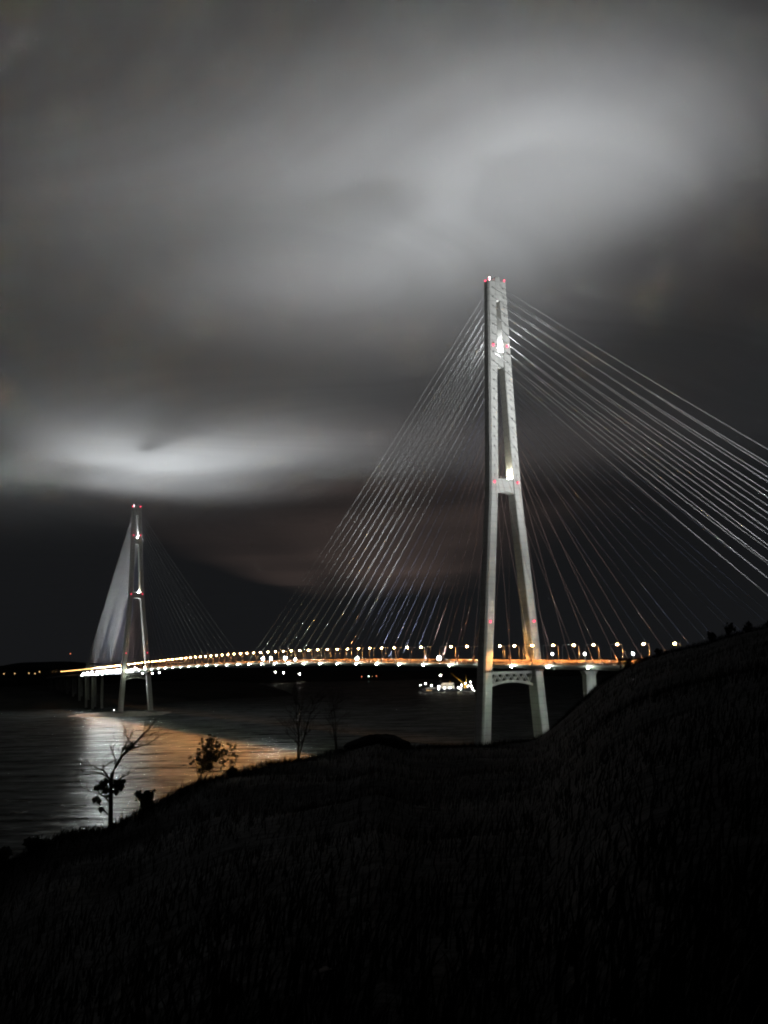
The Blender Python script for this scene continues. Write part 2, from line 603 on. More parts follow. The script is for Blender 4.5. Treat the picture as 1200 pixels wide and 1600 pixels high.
def make_pylon(s, front, label):
    zs = [0, 12, 22, 40, 69, 92.7, 120, 150, 175, 186, 205, 235, 261, 290, 306, 319.2]
    b = MB()
    for side in (-1, 1):
        b.rings([leg_ring(side, s, z) for z in zs])
    py = b.build('pylon', M_con, bridge, label=label)
    # middle cross beam with arched soffit, upper block, crown block
    w = lambda z: leg_inner(z) + 0.12
    b = MB()
    d = 3.5
    n = 8
    for k in range(n):
        t0, t1 = -1 + 2 * k / n, -1 + 2 * (k + 1) / n
        zl = lambda t: 175.6 + 1.5 * (1 - t * t)
        q = lambda t, z, y: (t * w(z), s + y, z)
        b.hexa([q(t0, zl(t0), -d), q(t1, zl(t1), -d), q(t1, zl(t1), d), q(t0, zl(t0), d),
                q(t0, 185.4, -d), q(t1, 185.4, -d), q(t1, 185.4, d), q(t0, 185.4, d)])
    b.build('crossbeam', M_con, py)
    b = MB()
    d = 3.15
    zs2 = [260.3, 265, 270.6]
    b.rings([[Vector((-w(z), s - d, z)), Vector((w(z), s - d, z)), Vector((w(z), s + d, z)), Vector((-w(z), s + d, z))] for z in zs2])
    b.build('crossbeam', M_con, py)
    # crown block between the legs: barrel front, arched opening below, domed top
    b = MB()
    rr = []
    for z, g in ((305.8, 0.55), (307.5, 1.0), (316, 1.0), (320, 1.0), (321.6, 0.8), (322.3, 0.45)):
        ww = max(leg_inner(z) + 1.35, 2.0) * (1.0 if z < 321 else g)
        ring = []
        for j in range(9):
            a = math.pi * (j / 8.0)
            ring.append(Vector((-ww * math.cos(a), s - 3.18 - 0.5 * math.sin(a) * min(g, 1), z)))
        for j in range(9):
            a = math.pi * (j / 8.0)
            ring.append(Vector((ww * math.cos(a), s + 3.18 + 0.5 * math.sin(a) * min(g, 1), z)))
        rr.append(ring)
    b.rings(rr)
    b.build('crown', M_con, py)
    # lattice cross truss under the deck: top chord, arched bottom chord, diagonals
    b = MB()
    zt = 60.4
    xi = 15.6
    b.box((0, s, zt), (2 * xi, 3.4, 1.8))
    nn = 10
    low = lambda x: 52.4 + 2.6 * (1 - (x / xi) ** 2)
    for k in range(nn):
        x0, x1 = -xi + 2 * xi * k / nn, -xi + 2 * xi * (k + 1) / nn
        b.hexa([(x0, s - 1.7, low(x0) - 0.8), (x1, s - 1.7, low(x1) - 0.8), (x1, s + 1.7, low(x1) - 0.8), (x0, s + 1.7, low(x0) - 0.8),
                (x0, s - 1.7, low(x0) + 0.8), (x1, s - 1.7, low(x1) + 0.8), (x1, s + 1.7, low(x1) + 0.8), (x0, s + 1.7, low(x0) + 0.8)])
    for k in range(6):
        x0 = -xi + 2 * xi * k / 6
        x1 = -xi + 2 * xi * (k + 0.5) / 6
        x2 = -xi + 2 * xi * (k + 1) / 6
        for yy in (-1.2, 1.2):
            b.tube([(x0, s + yy, zt - 0.9), (x1, s + yy, low(x1) + 0.7)], 0.42, 5)
            b.tube([(x1, s + yy, low(x1) + 0.7), (x2, s + yy, zt - 0.9)], 0.42, 5)
    b.build('cross_truss', M_con, py)
    for side in (-1, 1):
        b = MB()
        b.rings([leg_ring_scaled(side, s, z, g) for z, g in ((-4, 4.0), (4.2, 4.0), (4.8, 3.6))])
        b.build('pile_cap', M_pier, py)
        for fy in (-1, 1):
            # bearing brackets on the leg faces just below deck level
            b = MB()
            zc = 61.6
            for k in range(4):
                x = leg_inner(zc) + 0.9 + k * 1.45
                b.box((side * x, s + fy * (leg_d(zc) + 0.35), zc), (0.75, 0.75, 1.5))
            b.build('bracket', M_dark, py)
    # cable sockets: dark sleeve mouths along each leg
    for side in (-1, 1):
        for fy in (-1, 1):
            for k in range(21):
                z = anchor_z(k)
                o = bpy.data.objects.new('cable_socket', SOCKET)
                COL.objects.link(o)
                o.parent = py
                o.location = (side * anchor_x(z), s + fy * (leg_d(z) + 0.1), z)
    # red obstruction lights
    for z, x in ((274.7, None), (183.0, None), (92.7, None)):
        for side in (-1, 1):
            for fy in (-1, 1):
                xx = (leg_outer(z) + leg_inner(z)) / 2
                b = MB()
                b.box((side * xx, s + fy * (leg_d(z) + 0.25), z - 0.5), (0.9, 0.5, 0.25))
                b.sphere((side * xx, s + fy * (leg_d(z) + 0.55), z + 0.2), 0.56, 8, 4)
                b.build('warning_light', M_red, py)
    for sx, fy in ((-1, -1), (1, -1), (-1, 1), (1, 1)):
        b = MB()
        x = sx * 5.9
        b.tube([(x, s + fy * 2.4, 319.0), (x, s + fy * 2.4, 320.2)], 0.15, 5)
        b.sphere((x, s + fy * 2.4, 320.7), 0.56, 8, 4)
        b.build('warning_light', M_red, py)
    b = MB()
    b.tube([(-4.2, s - 0.5, 319.0), (-4.2, s - 0.5, 322.0)], 0.15, 5)
    b.sphere((-4.2, s - 0.5, 322.3), 0.4, 8, 4)
    b.build('warning_light', M_redw, py)
    # service railing on the middle cross beam
    b = MB()
    for yy in (-3.3, 3.3):
        b.tube([(-5.2, s + yy, 186.6), (5.2, s + yy, 186.6)], 0.09, 4)
        for k in range(9):
            b.tube([(-5.2 + 1.3 * k, s + yy, 185.4), (-5.2 + 1.3 * k, s + yy, 186.6)], 0.06, 4)
    b.build('railing', M_post, py)
    # projectors standing inside the two openings
    for z, x, e, c, yy in ((186.0, 3.7, 1.6e4, (1.0, 0.93, 0.68), front * 1.3), (271.2, 0.9, 6.0e4, (0.95, 0.98, 1.0), front * 0.6)):
        b = MB()
        b.box((x, s + yy, z - 0.1), (0.9, 0.7, 0.7))
        b.build('projector', M_lensW, py)
        lamp('POINT', 'projector_light', e, c, py, (x - 0.2, s + yy, z + 0.9), rad=0.35)
    return py


def leg_ring_scaled(side, s, z, g):
    o, i, d = leg_outer(6) + g, leg_inner(6) - g, leg_d(6) + g
    pts = [(i, -d), (o, -d), (o, d), (i, d)]
    if side < 0:
        pts = [(-x, y) for x, y in pts][::-1]
    return [Vector((x, s + y, z)) for x, y in pts]


def anchor_z(k):                 # 0 lowest ... 20 highest
    return 188.0 + (314.6 - 188.0) * k / 20.0


def anchor_x(z):
    return (leg_inner(z) + leg_outer(z)) / 2 - 0.2


make_pylon(0.0, -1, 'near tall pylon, its face floodlit pale grey')
make_pylon(SPAN, 1, 'distant dark pylon with red lights and a lit inner slot')

# stay cables: white outer, blue middle, red inner ones
mid_s = [24.0 * (k + 1) for k in range(21)]
side_s = [24.0 * (k + 1) for k in range(11)] + [264 + 12.0 * (k + 1) for k in range(10)]
for s0, dirn in ((0.0, 1), (SPAN, -1)):
    for fan, ss in ((1, mid_s), (-1, side_s)):
        for side in (-1, 1):
            for k in range(21):
                z = anchor_z(k)
                A = Vector((side * anchor_x(z), s0 + dirn * fan * (leg_d(z) + 0.2), z))
                sb = s0 + dirn * fan * ss[k]
                B = Vector((side * 13.7, sb, ZT(sb) + 0.2))
                ln = (A - B).length
                pts = []
                for i in range(13):
                    t = i / 12
                    p = A.lerp(B, t)
                    p.z -= 4 * t * (1 - t) * (ln * ln / 540.0 ** 2) * 4.6
                    pts.append(p)
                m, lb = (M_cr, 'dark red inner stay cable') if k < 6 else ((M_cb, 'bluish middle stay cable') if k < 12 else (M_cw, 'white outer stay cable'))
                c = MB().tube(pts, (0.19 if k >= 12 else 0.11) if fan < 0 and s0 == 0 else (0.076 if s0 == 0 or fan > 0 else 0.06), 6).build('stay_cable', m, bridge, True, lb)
                # lower anchor sleeve at the deck
                u = (A - B).normalized()
                MB().tube([B - u * 0.3, B + u * 4.5], [0.32, 0.24], 6).build('anchor_sleeve', M_rail, c)

# deck
S0, S1 = -400.0, 1960.0
ST = [S0 + 12.0 * i for i in range(int((S1 - S0) / 12) + 1)]


def loft(prof, name, m, lab=None, smooth=False, sts=ST, kind=None):
    b = MB()
    b.rings([[Vector((x, s, ZT(s) + z)) for x, z in prof] for s in sts])
    return b.build(name, m, bridge, smooth, lab, kind)


loft([(-14.8, -1.0), (-14.8, -0.15), (-14.65, 0), (14.65, 0), (14.8, -0.15), (14.8, -1.0), (9.0, -2.9), (-9.0, -2.9)], 'deck_girder', M_steel)
loft([(-13.0, 0.004), (-13.0, 0.09), (13.0, 0.09), (13.0, 0.004)], 'roadway', M_asph)
for x, hb_ in ((-0.6, 0.9), (0.6, 0.9), (13.25, 0.9), (14.1, 2.1)):
    loft([(x - 0.2, 0.094), (x - 0.12, hb_), (x + 0.12, hb_), (x + 0.2, 0.094)], 'crash_barrier', M_bar)
for x in (-14.5, 14.5):
    b = MB()
    for s in np.arange(S0, S1 - 3, 3.0):
        z = ZT(s)
        b.box((x, s, z + 0.75), (0.1, 0.16, 1.5))
    for zz, rr_ in ((1.5, 0.09), (0.8, 0.06)):
        b.rings([[Vector((x - rr_, s, ZT(s) + zz - rr_)), Vector((x + rr_, s, ZT(s) + zz - rr_)), Vector((x + rr_, s, ZT(s) + zz + rr_)), Vector((x - rr_, s, ZT(s) + zz + rr_))] for s in ST])
    b.build('railing', M_rail, bridge)
b = MB()
for s in np.arange(S0, S1 - 4, 4.0):
    b.box((-13.2, s, ZT(s) + 0.5), (0.14, 0.14, 0.9))
b.rings([[Vector((-13.1 + dx, s, ZT(s) + zz)) for dx, zz in ((-0.04, 0.62), (0.04, 0.62), (0.04, 0.92), (-0.04, 0.92))] for s in ST])
b.build('guard_rail', M_post, bridge)
for x in (-6.6, 6.6):
    for dx in (-3.3, 0, 3.3):
        b = MB()
        for s in np.arange(-396, 1900, 12.0):
            z0, z1 = ZT(s) + 0.095, ZT(s + 4) + 0.095
            b.v += [(x + dx - 0.08, s, z0), (x + dx + 0.08, s, z0), (x + dx + 0.08, s + 4, z1), (x + dx - 0.08, s + 4, z1)]
            n = len(b.v)
            b.f.append((n - 4, n - 3, n - 2, n - 1))
        b.build('lane_marking', M_cw, bridge, kind='stuff')


def pier(s, off, w, d, zb, cap=True, lab=None):
    b = MB()
    zt = ZT(s) - 3.4
    b.rings([[Vector((off + sx * w / 2, s + sy * d / 2, z)) for sx, sy in ((-1, -1), (1, -1), (1, 1), (-1, 1))] for z in (zb, zt - 2.2)])
    p = b.build('pier', M_pier, bridge, label=lab)
    if cap:
        MB().rings([[Vector((off + sx * ww / 2, s + sy * d / 2 * 1.1, z)) for sx, sy in ((-1, -1), (1, -1), (1, 1), (-1, 1))] for z, ww in ((zt - 2.2, w * 1.05), (zt, w * 1.5))]).build('pier_cap', M_pier, p)
    return p


pier(-86, 0, 6.5, 4.0, 0)
for s in (1420, 1488, 1560, 1632, 1704, 1776, 1848, 1920):
    for off in (-8.0, 8.0):
        pier(s, off, 4.2, 3.6, -3)

# ------------------------------------------------------------------ street lamps on the deck
H_L = 11.0


def make_street_lamp(lens, name, label, group, arm=3.4):
    t = thing(name, label, 'street lamp', None, group)
    MB().tube([(0, 0, 0), (0, 0, 0.9)], 0.2, 8).build('base', M_post, t)
    pts = [(0, 0, 0.9), (0, 0, 5), (0, 0, H_L - 0.9)]
    rads = [0.14, 0.12, 0.10]
    MB().tube(pts, rads, 8).build('post', M_post, t, True)
    MB().tube([(0, 0, H_L - 0.9), (0.15, 0, H_L - 0.35), (0.6, 0, H_L), (1.4, 0, H_L + 0.12), (arm - 0.5, 0, H_L + 0.12)], [0.1, 0.095, 0.09, 0.08, 0.07], 6).build('arm', M_post, t, True)
    hd = MB().rings([[Vector((x, y, H_L + z)) for y, z in ((-w, 0.02), (w, 0.02), (w * 0.7, h), (-w * 0.7, h))] for x, w, h in ((arm - 0.6, 0.12, 0.2), (arm - 0.2, 0.24, 0.28), (arm + 0.5, 0.24, 0.24), (arm + 0.75, 0.1, 0.14))]).build('lamp_head', M_post, t)
    return t, hd


def lens_far(m, t, arm=3.4):
    return MB().sphere((arm + 0.15, 0, H_L - 0.08), 0.7, 10, 5, 0.62).build('lens', m, t, True)


def lens_near(m, t, arm=4.6):
    return MB().box((arm + 0.15, 0, H_L - 0.005), (0.8, 0.36, 0.05)).build('lens', m, t)


far_proto, hd = make_street_lamp(M_lensO, 'street_lamp', 'x', 'lit street lamps along the far edge of the bridge deck')
lens_far(M_lensO, far_proto)
dim_proto, _ = make_street_lamp(M_lensO, 'street_lamp', 'x', 'lit street lamps along the far edge of the bridge deck')
lens_far(mat('dim_sodium_lens', (0.8, 0.6, 0.4), 0.3, 0, (1.0, 0.50, 0.17), 22), dim_proto)
dark_proto, _ = make_street_lamp(M_lensOff, 'street_lamp', 'x', 'dark street lamps along the near edge of the bridge deck', 4.6)
lens_near(M_lensOff, dark_proto)
near_proto, _ = make_street_lamp(M_lensN, 'street_lamp', 'x', 'street lamps along the near edge of the bridge deck', 4.6)
lens_near(M_lensN, near_proto)
SOD = (1.0, 0.40, 0.11)
L_far = bpy.data.lights.new('sodium_light', 'SPOT')
L_far.energy, L_far.color, L_far.spot_size, L_far.spot_blend, L_far.shadow_soft_size = 8.0e4, SOD, R(124), 0.5, 0.25
L_near = bpy.data.lights.new('sodium_light', 'SPOT')
L_near.energy, L_near.color, L_near.spot_size, L_near.spot_blend, L_near.shadow_soft_size = 6.5e4, SOD, R(74), 0.5, 0.25

L_down = bpy.data.lights.new('sodium_light', 'SPOT')
L_down.energy, L_down.color, L_down.spot_size, L_down.spot_blend, L_down.shadow_soft_size = 2.0e4, SOD, R(150), 0.5, 0.25
L_wide = bpy.data.lights.new('sodium_light', 'SPOT')
L_wide.energy, L_wide.color, L_wide.spot_size, L_wide.spot_blend, L_wide.shadow_soft_size = 6.0e4, SOD, R(164), 0.4, 0.25
near_side_s = [-151, -125, -101.6, -79, -59, -37, -13, 8.5, 27]
row_s = [-247, -223, -199, -175] + near_side_s + [48.0 + 24 * k for k in range(78)]
used = set()
names = {-151: 'lit street lamp standing highest above the dark hillside, rightmost of the lit row',
         -125: 'second lit street lamp from the dark hillside, right of the tall pylon',
         -101.6: 'third lit street lamp from the dark hillside, right of the tall pylon',
         -79: 'fourth lit street lamp from the dark hillside, right of the tall pylon',
         -59: 'fifth lit street lamp from the dark hillside, right of the tall pylon',
         -37: 'lit street lamp just right of the tall pylon leg',
         -13: 'lit street lamp glowing in front of the right leg of the tall pylon',
         8.5: 'lit street lamp between the legs of the tall pylon, nearer the right leg',
         27: 'lit street lamp between the legs of the tall pylon, nearer the left leg'}
dark_names = {-151: 'dark near-side street lamp post nearest the hillside', -125: 'unlit near-side street lamp, second from the hillside',
              -101.6: 'unlit near-side street lamp with pale arm, third from the hillside', -79: 'unlit near-side street lamp, second right of the tall pylon',
              -59: 'unlit pale street lamp with bent arm right beside the tall pylon leg'}
ONES = ['', 'first', 'second', 'third', 'fourth', 'fifth', 'sixth', 'seventh', 'eighth', 'ninth', 'tenth', 'eleventh', 'twelfth', 'thirteenth', 'fourteenth',
        'fifteenth', 'sixteenth', 'seventeenth', 'eighteenth', 'nineteenth']


def nth(n):
    if n < 20:
        return ONES[n]
    tens = {2: 'twent', 3: 'thirt', 4: 'fort'}[n // 10]
    return tens + 'ieth' if n % 10 == 0 else tens + 'y-' + ONES[n % 10]


cnt = {}


def ordinal(key):
    cnt[key] = cnt.get(key, 0) + 1
    return nth(cnt[key])


first = {'dim': True, 'far': True, 'dark': True, 'near': True}


def inst(proto, key):
    if first[key]:
        first[key] = False
        return proto
    return copy_tree(proto)


for s in row_s:
    if s < -160:
        continue
    lit = s != 120.0
    far_row = far_proto if s < 1500 else dim_proto
    if lit:
        t = inst(far_row, 'far' if s < 1500 else 'dim')
        if s in names:
            t['label'] = names[s]
        elif s < 520:
            t['label'] = 'lit orange street lamp on the deck, ' + ordinal('a') + ' to the left of the tall pylon'
        elif s < 1104:
            t['label'] = 'small lit street lamp, ' + nth(int(round((1104 - s) / 24)) + 1) + ' to the right of the far pylon'
        else:
            t['label'] = 'tiny lit street lamp, ' + ordinal('b') + ' to the left of the far pylon'
        if s < 1490:
            lo = lamp('POINT', 'sodium_light', 1, SOD, t, (3.5, 0, H_L - 0.5))
            od = lo.data
            lo.data = L_far
            bpy.data.lights.remove(od)
        t.matrix_world = place(12.6, s, ZT(s) + 0.09, math.pi)
    dk = (s < 50 or s == 120.0) and s not in (-13, -37)
    t = inst(dark_proto, 'dark') if dk else inst(near_proto, 'near')
    if dk:
        t['label'] = dark_names.get(s, 'unlit near-side street lamp post beside the tall pylon')
    elif s < 520:
        t['label'] = {-13: 'lit near-side street lamp beside the right leg of the tall pylon', -37: 'lit near-side street lamp one step right of the tall pylon'}.get(
            s) or 'thin near-side street lamp post on the deck, ' + ordinal('c') + ' to the left of the tall pylon'
    elif s < 1104:
        t['label'] = 'thin near-side street lamp post, ' + nth(int(round((1104 - s) / 24)) + 1) + ' to the right of the far pylon'
    else:
        t['label'] = 'thin near-side street lamp post, ' + ordinal('d') + ' to the left of the far pylon'
    t.matrix_world = place(-12.6, s, ZT(s) + 0.09, 0)
    if not dk and s < 1470:
        lo = lamp('POINT', 'sodium_light', 1, SOD, t, (4.7, 0, H_L - 0.25))
        od = lo.data
        lo.data = L_near
        lo.rotation_euler = Vector((-66, -150, -122)).to_track_quat('-Z', 'Y').to_euler()
        bpy.data.lights.remove(od)
        lo = lamp('POINT', 'sodium_light', 1, SOD, t, (4.7, 0, H_L - 0.25))
        od = lo.data
        lo.data = L_wide if s in (-13, -37) else L_down
        bpy.data.lights.remove(od)

# ------------------------------------------------------------------ small white lights slung under the deck edge, 40 m apart
el = thing('edge_light', 'x', 'edge light', None, 'greenish white lights under the near deck edge')
MB().tube([(0.6, 0, 0.35), (-0.5, 0, 0.2)], 0.07, 5).build('bracket', M_dark, el)
MB().box((-0.75, 0, 0.1), (0.6, 1.7, 0.35)).build('housing', M_dark, el)
MB().sphere((-0.8, 0, -0.18), 0.62, 10, 5, 0.7).build('lens', M_lensG, el, True)
L_edge = bpy.data.lights.new('edge_lamp', 'POINT')
L_edge.energy, L_edge.color, L_edge.shadow_soft_size = 4000, (0.9, 1.0, 0.8), 0.3
k = 0
for i in range(-6, 38):
    s = 12.5 + 40.0 * i
    t = el if k == 0 else copy_tree(el)
    k += 1
    t.matrix_world = place(-14.85, s, ZB(s) - 0.25)
    lo = lamp('POINT', 'edge_lamp', 1, (1, 1, 1), t, (-1.6, 0, 0.1))
    od = lo.data
    lo.data = L_edge
    bpy.data.lights.remove(od)
    t['label'] = ('greenish white light under the deck edge, ' + nth(int(round((12.5 - s) / 40))) + ' to the right of the tall pylon' if s < 0 else
                  'greenish white light under the deck edge, ' + nth(i + 1) + ' to the left of the tall pylon' if s < 500 else
                  'greenish white light under the deck edge, ' + nth(int((1104 - s) / 40) + 1) + ' to the right of the far pylon' if s < 1104 else
                  'white light under the deck edge, ' + nth(int((s - 1104) / 40) + 1) + ' to the left of the far pylon')

# ------------------------------------------------------------------ floodlight banks
fb = thing('floodlight', 'x', 'floodlight', None, 'white floodlights along the bridge deck')
MB().box((0, 0, 0.6), (0.3, 0.3, 1.2)).build('stand', M_dark, fb)
fr = MB()
fr.box((0, 0, 1.3), (0.5, 2.6, 0.14)).box((0, 0, 2.5), (0.5, 2.6, 0.14)).box((0, -1.3, 1.9), (0.5, 0.14, 1.2)).box((0, 1.3, 1.9), (0.5, 0.14, 1.2))
fr.build('frame', M_dark, fb)
for i in range(3):
    for j in range(2):
        MB().tube([(0.25, -0.82 + 0.82 * i, 1.62 + 0.58 * j), (-0.32, -0.82 + 0.82 * i, 1.62 + 0.58 * j)], [0.2, 0.36], 8).build('lamp_head', M_lensW, fb, True)
fk = 0


BEAM_K = 1.16
WASH = 5.0e4
CABLE = 1.5e5


def mast(t, off, s, z):  # post under an added shore floodlight
    h = z - near_shore_z(off, s)
    MB().tube([(0, 0, -h), (0, 0, 0)], [0.5, 0.25], 8).build('mast', M_dark, t)


def flood(off, s, label, lights=(), zoff=0.0, rot=0.0, scale=1.0, rad=0.5):
    """lights: (energy, colour, aim point in bridge coordinates, cone deg, blend)"""
    global fk
    t = fb if fk == 0 else copy_tree(fb)
    fk += 1
    t['label'] = label
    mw = place(off, s, ZT(s) + 0.05 + zoff, rot)
    t.matrix_world = mw @ Matrix.Scale(scale, 4)
    for e, c, aim, cone, bl in lights:
        lo = lamp('SPOT', 'flood_beam', e, c, None, BW(off, s, ZT(s) + 2.6 + zoff), BW(*aim), cone, bl, rad)
        lo.parent = t
        lo.matrix_parent_inverse = t.matrix_world.inverted()
    return t


WH = (0.95, 0.98, 1.0)
# beams aimed at the cloud; those on shore masts are added and unseen
CLOUD_BEAMS = [  # along, aim across / along on the cloud, cone, MW, edge blend
    (-177, -12, 44, 62, 3.53, 1.0), (160, 55, 285, 78, 1.2, 1.0), (-217, -128, 152, 110, 1.12, 1.0),
    (1312, 128, 1351, 75.6, 2.53, 1.0), (1235, 201, 789, 120, 3.82, 1.0), (1190, -59, 1399, 110, 1.07, 0.7), (1274, 37, 1050, 71.7, 4.22, 1.0)]
BEAM_LABEL = [  # one for each row above
    'added floodlight on the dark shore behind the hill, aimed steeply up', 'added light box on the bridge deck, aimed past the tall pylon top',
              'added floodlight on the dark shore behind the hill, spread wide', 'floodlight at the far end of the bright cluster left of the far pylon',
              'floodlight in the middle of the bright cluster left of the far pylon', 'floodlight nearest the far pylon in the bright cluster on its left',
              'floodlight in the bright cluster left of the far pylon, tilted up past it']
up = thing('added_uplight', 'x', 'floodlight', None, 'added light boxes on the bridge deck')
MB().box((0, 0, 0.35), (0.9, 0.9, 0.7)).build('housing', M_dark, up)
MB().box((0, 0, 0.72), (0.7, 0.7, 0.05)).build('lens', M_lensOff, up)
nup = 0
for i, (s, ao, as_, cone, mw, bl) in enumerate(CLOUD_BEAMS):
    if i == 1:      # added low uplights on the deck, put there to light the cloud
        for off in (-2.0, 13.4):
            for ds in (-48, -16, 16, 48):
                t = up if nup == 0 else copy_tree(up)
                nup += 1
                t['label'] = 'added hidden light box on the bridge deck left of the tall pylon, ' + ('beside the median' if off < 0 else 'at the far railing')
                t.matrix_world = place(off, s + ds, ZT(s + ds) + 0.1)
                lo = lamp('SPOT', 'flood_beam', mw * 1e6 / 8 * BEAM_K, WH, None, BW(off, s + ds, ZT(s + ds) + 1.6), BW(ao, as_ + ds * 0.7, CLOUD_Z), cone, bl, 3.0)
                lo.parent = t
                lo.matrix_parent_inverse = t.matrix_world.inverted()
        continue
    if i < 3:
        spots = [(o, d, -6.0) for o, d in ((24.0, -60), (34.0, 25), (48.0, -30), (62.0, 40), (78.0, -55), (94.0, 10), (110.0, 45), (126.0, -25), (142.0, 30), (158.0, -45), (172.0, 5), (186.0, 40))]  # added masts off the axis, so the pylon's shadow on the cloud blurs
    else:
        spots = [(o, d, 0.0) for o in (-12.0, 12.0) for d in (-45, -15, 15, 45)]
        if i == 5:
            spots += [(o, d, -6.0) for o in (-62.0, -40.0, 34.0, 50.0) for d in (-30, 20)]  # added lamps clear of the deck, spreading the far pylon's shadow
    for off, ds, zo in spots:
        t = flood(off, s + ds, BEAM_LABEL[i], ((mw * 1e6 / len(spots) * BEAM_K, WH, (ao, as_ + ds * 0.7, CLOUD_Z), cone, bl),), rad=26.0, zoff=zo)
        if zo < 0 and i < 3:
            mast(t, off, s + ds, ZT(s + ds) + zo)
for off, s in ((22.0, -150), (44.0, -205), (66.0, -130), (88.0, -185), (110.0, -150), (132.0, -215), (154.0, -140), (176.0, -180)):  # added unseen masts that brighten the tall pylon's face
    t = flood(off, s, 'added floodlight on the dark shore behind the hill, aimed at the tall pylon', ((2.5e5, WH, (0, 0, 245), 38, 1.0), (2.0e4, WH, (0, 0, 120), 60, 1.0)), rad=30.0, zoff=-6.0)
    mast(t, off, s, ZT(s) - 6)
for off in (-12.0, 12.0):
    flood(off, SPAN + 150, 'floodlight left of the far pylon aimed at its hidden face', ((WASH * 1.5, WH, (off * 0.6, SPAN, 215), 66, 1.0), (WASH * 0.3, WH, (off, SPAN, 110), 80, 1.0)))
    for s in (-235, -310):  # added out of view to brighten the side-span cables
        flood(off * 1.15, s, 'added floodlight on the hidden part of the side span, aimed up along the cables', ((CABLE, WH, (off * 0.5, -50, 280), 42, 1.0),))
for off, s in ((-60.0, -300), (-60.0, -350), (-90.0, -325), (-34.0, -380)):  # more added unseen masts, lighting the outer cables from below
    t = flood(off, s, 'added floodlight on the dark shore behind the hill, aimed at the long cables', ((5.0e5, WH, (0, s + 150, 190), 46, 1.0),), zoff=-4.0)
    mast(t, off, s, ZT(s) - 4)
# cable floodlights on the near deck edge
for s, lb, e in ((450, 'big white floodlight at the lower end of the outermost cables, leftmost of four', 1.2e5),
                 (426, 'big white floodlight on the deck near mid-span, second of four from the left', 1.2e5),
                 (385, 'big white floodlight on the deck near mid-span, third of four from the left', 1.2e5),
                 (357, 'smaller white floodlight on the deck near mid-span, rightmost of four', 5e4)):
    flood(-14.0, s, lb, ((e * 5, WH, (-9, s - 90, 135), 60, 0.8),), scale=2.0 if e > 6e4 else 1.3)
flood(-14.0, 213, 'white floodlight on the deck halfway between mid-span and the tall pylon', ((8e4, WH, (-8, 40, 220), 50, 0.8),), scale=1.5)
flood(-14.0, 70, 'white floodlight on the deck just left of the tall pylon', ((4e4, WH, (-10, 10, 150), 50, 0.8),), scale=1.7)
for s, lb in ((-71, 'small white floodlight on the deck right of the tall pylon, nearest the pylon'),
              (-103, 'small white floodlight on the deck, second right of the tall pylon'),
              (-146, 'small white floodlight on the deck at the edge of the dark hillside')):
    t = flood(-14.0, s, lb, ((5e4, WH, (-10, 0, 230), 46, 0.8),), scale=0.6, zoff=5.0)
    MB().tube([(0, 0, -8.3), (0, 0, 0.1)], 0.22, 6).build('mast', M_post, t)
# the bright cluster at the far pylon
for i, s in enumerate((1150, 1172, 1196, 1216, 1240, 1262, 1290, 1312, 1350, 1392, 1436, 1480)):
    flood(-14.0, s, 'white floodlight in the bright cluster left of the far pylon',
          ((4.0e5, WH, (-9, s - 40, 150), 90, 0.8),) if i % 3 == 0 else ())
# more floodlights spilling over the water; the two right of the pylon are added
for s in (985, 1050, 1165, 1205, 1250, 1300, 1350, 1400):
    t = flood(-12.2, s, ('white floodlight on a stand in the bright cluster left of the far pylon' if s > 1104 else 'added white floodlight on the deck just right of the far pylon, ' + ('outer one' if s < 1000 else 'inner one')), (), zoff=0.0)
    lo = lamp('SPOT', 'flood_spill', 2.9e5 if s > 1104 else 0.7e5, WH, None, BW(-13.0, s, ZT(s) + 2.9), BW(-90, s - 40, 0), 150, 0.5, 0.5)
    lo.parent = t
    lo.matrix_parent_inverse = t.matrix_world.inverted()

cl_ = []
for o in list(COL.objects):
    if o.parent is None and o.get('category') == 'floodlight' and 'far pylon' in o.get('label', '') and 'right of' not in o['label']:
        lp = BM.inverted() @ o.matrix_world.translation
        cl_.append((round(lp.y), round(lp.x), o))
cl_.sort(key=lambda q: q[:2])
rk = {}
for sy, sx, o in cl_:
    row = 'near' if sx < 0 else 'far'
    rk[row] = rk.get(row, 0) + 1
    o['label'] = 'white floodlight in the cluster left of the far pylon, %s along its %s edge' % (nth(rk[row]), row)  # also covers the added lamps standing clear of the deck
hid = {}
for o in list(COL.objects):
    if o.parent is None and o.get('category') == 'floodlight' and 'dark shore' in o.get('label', ''):
        o['group'] = 'added floodlights on masts behind the dark hill'

# ------------------------------------------------------------------ far shore lights
def shore_light(p, lens, label, h=9.0, r=1.6, group='lamps on the far shore'):
    t = thing('shore_lamp', label, 'lamp post', Matrix.Translation(p), group)
    MB().tube([(0, 0, -h), (0, 0, 0)], 0.3, 6).build('post', M_dark, t)
    MB().box((0, 0.4, 0.3), (2.2, 1.0, 0.5)).build('housing', M_dark, t)
    MB().sphere((0, -0.4, 0.0), r, 8, 5).build('lens', lens, t, True)
    return t


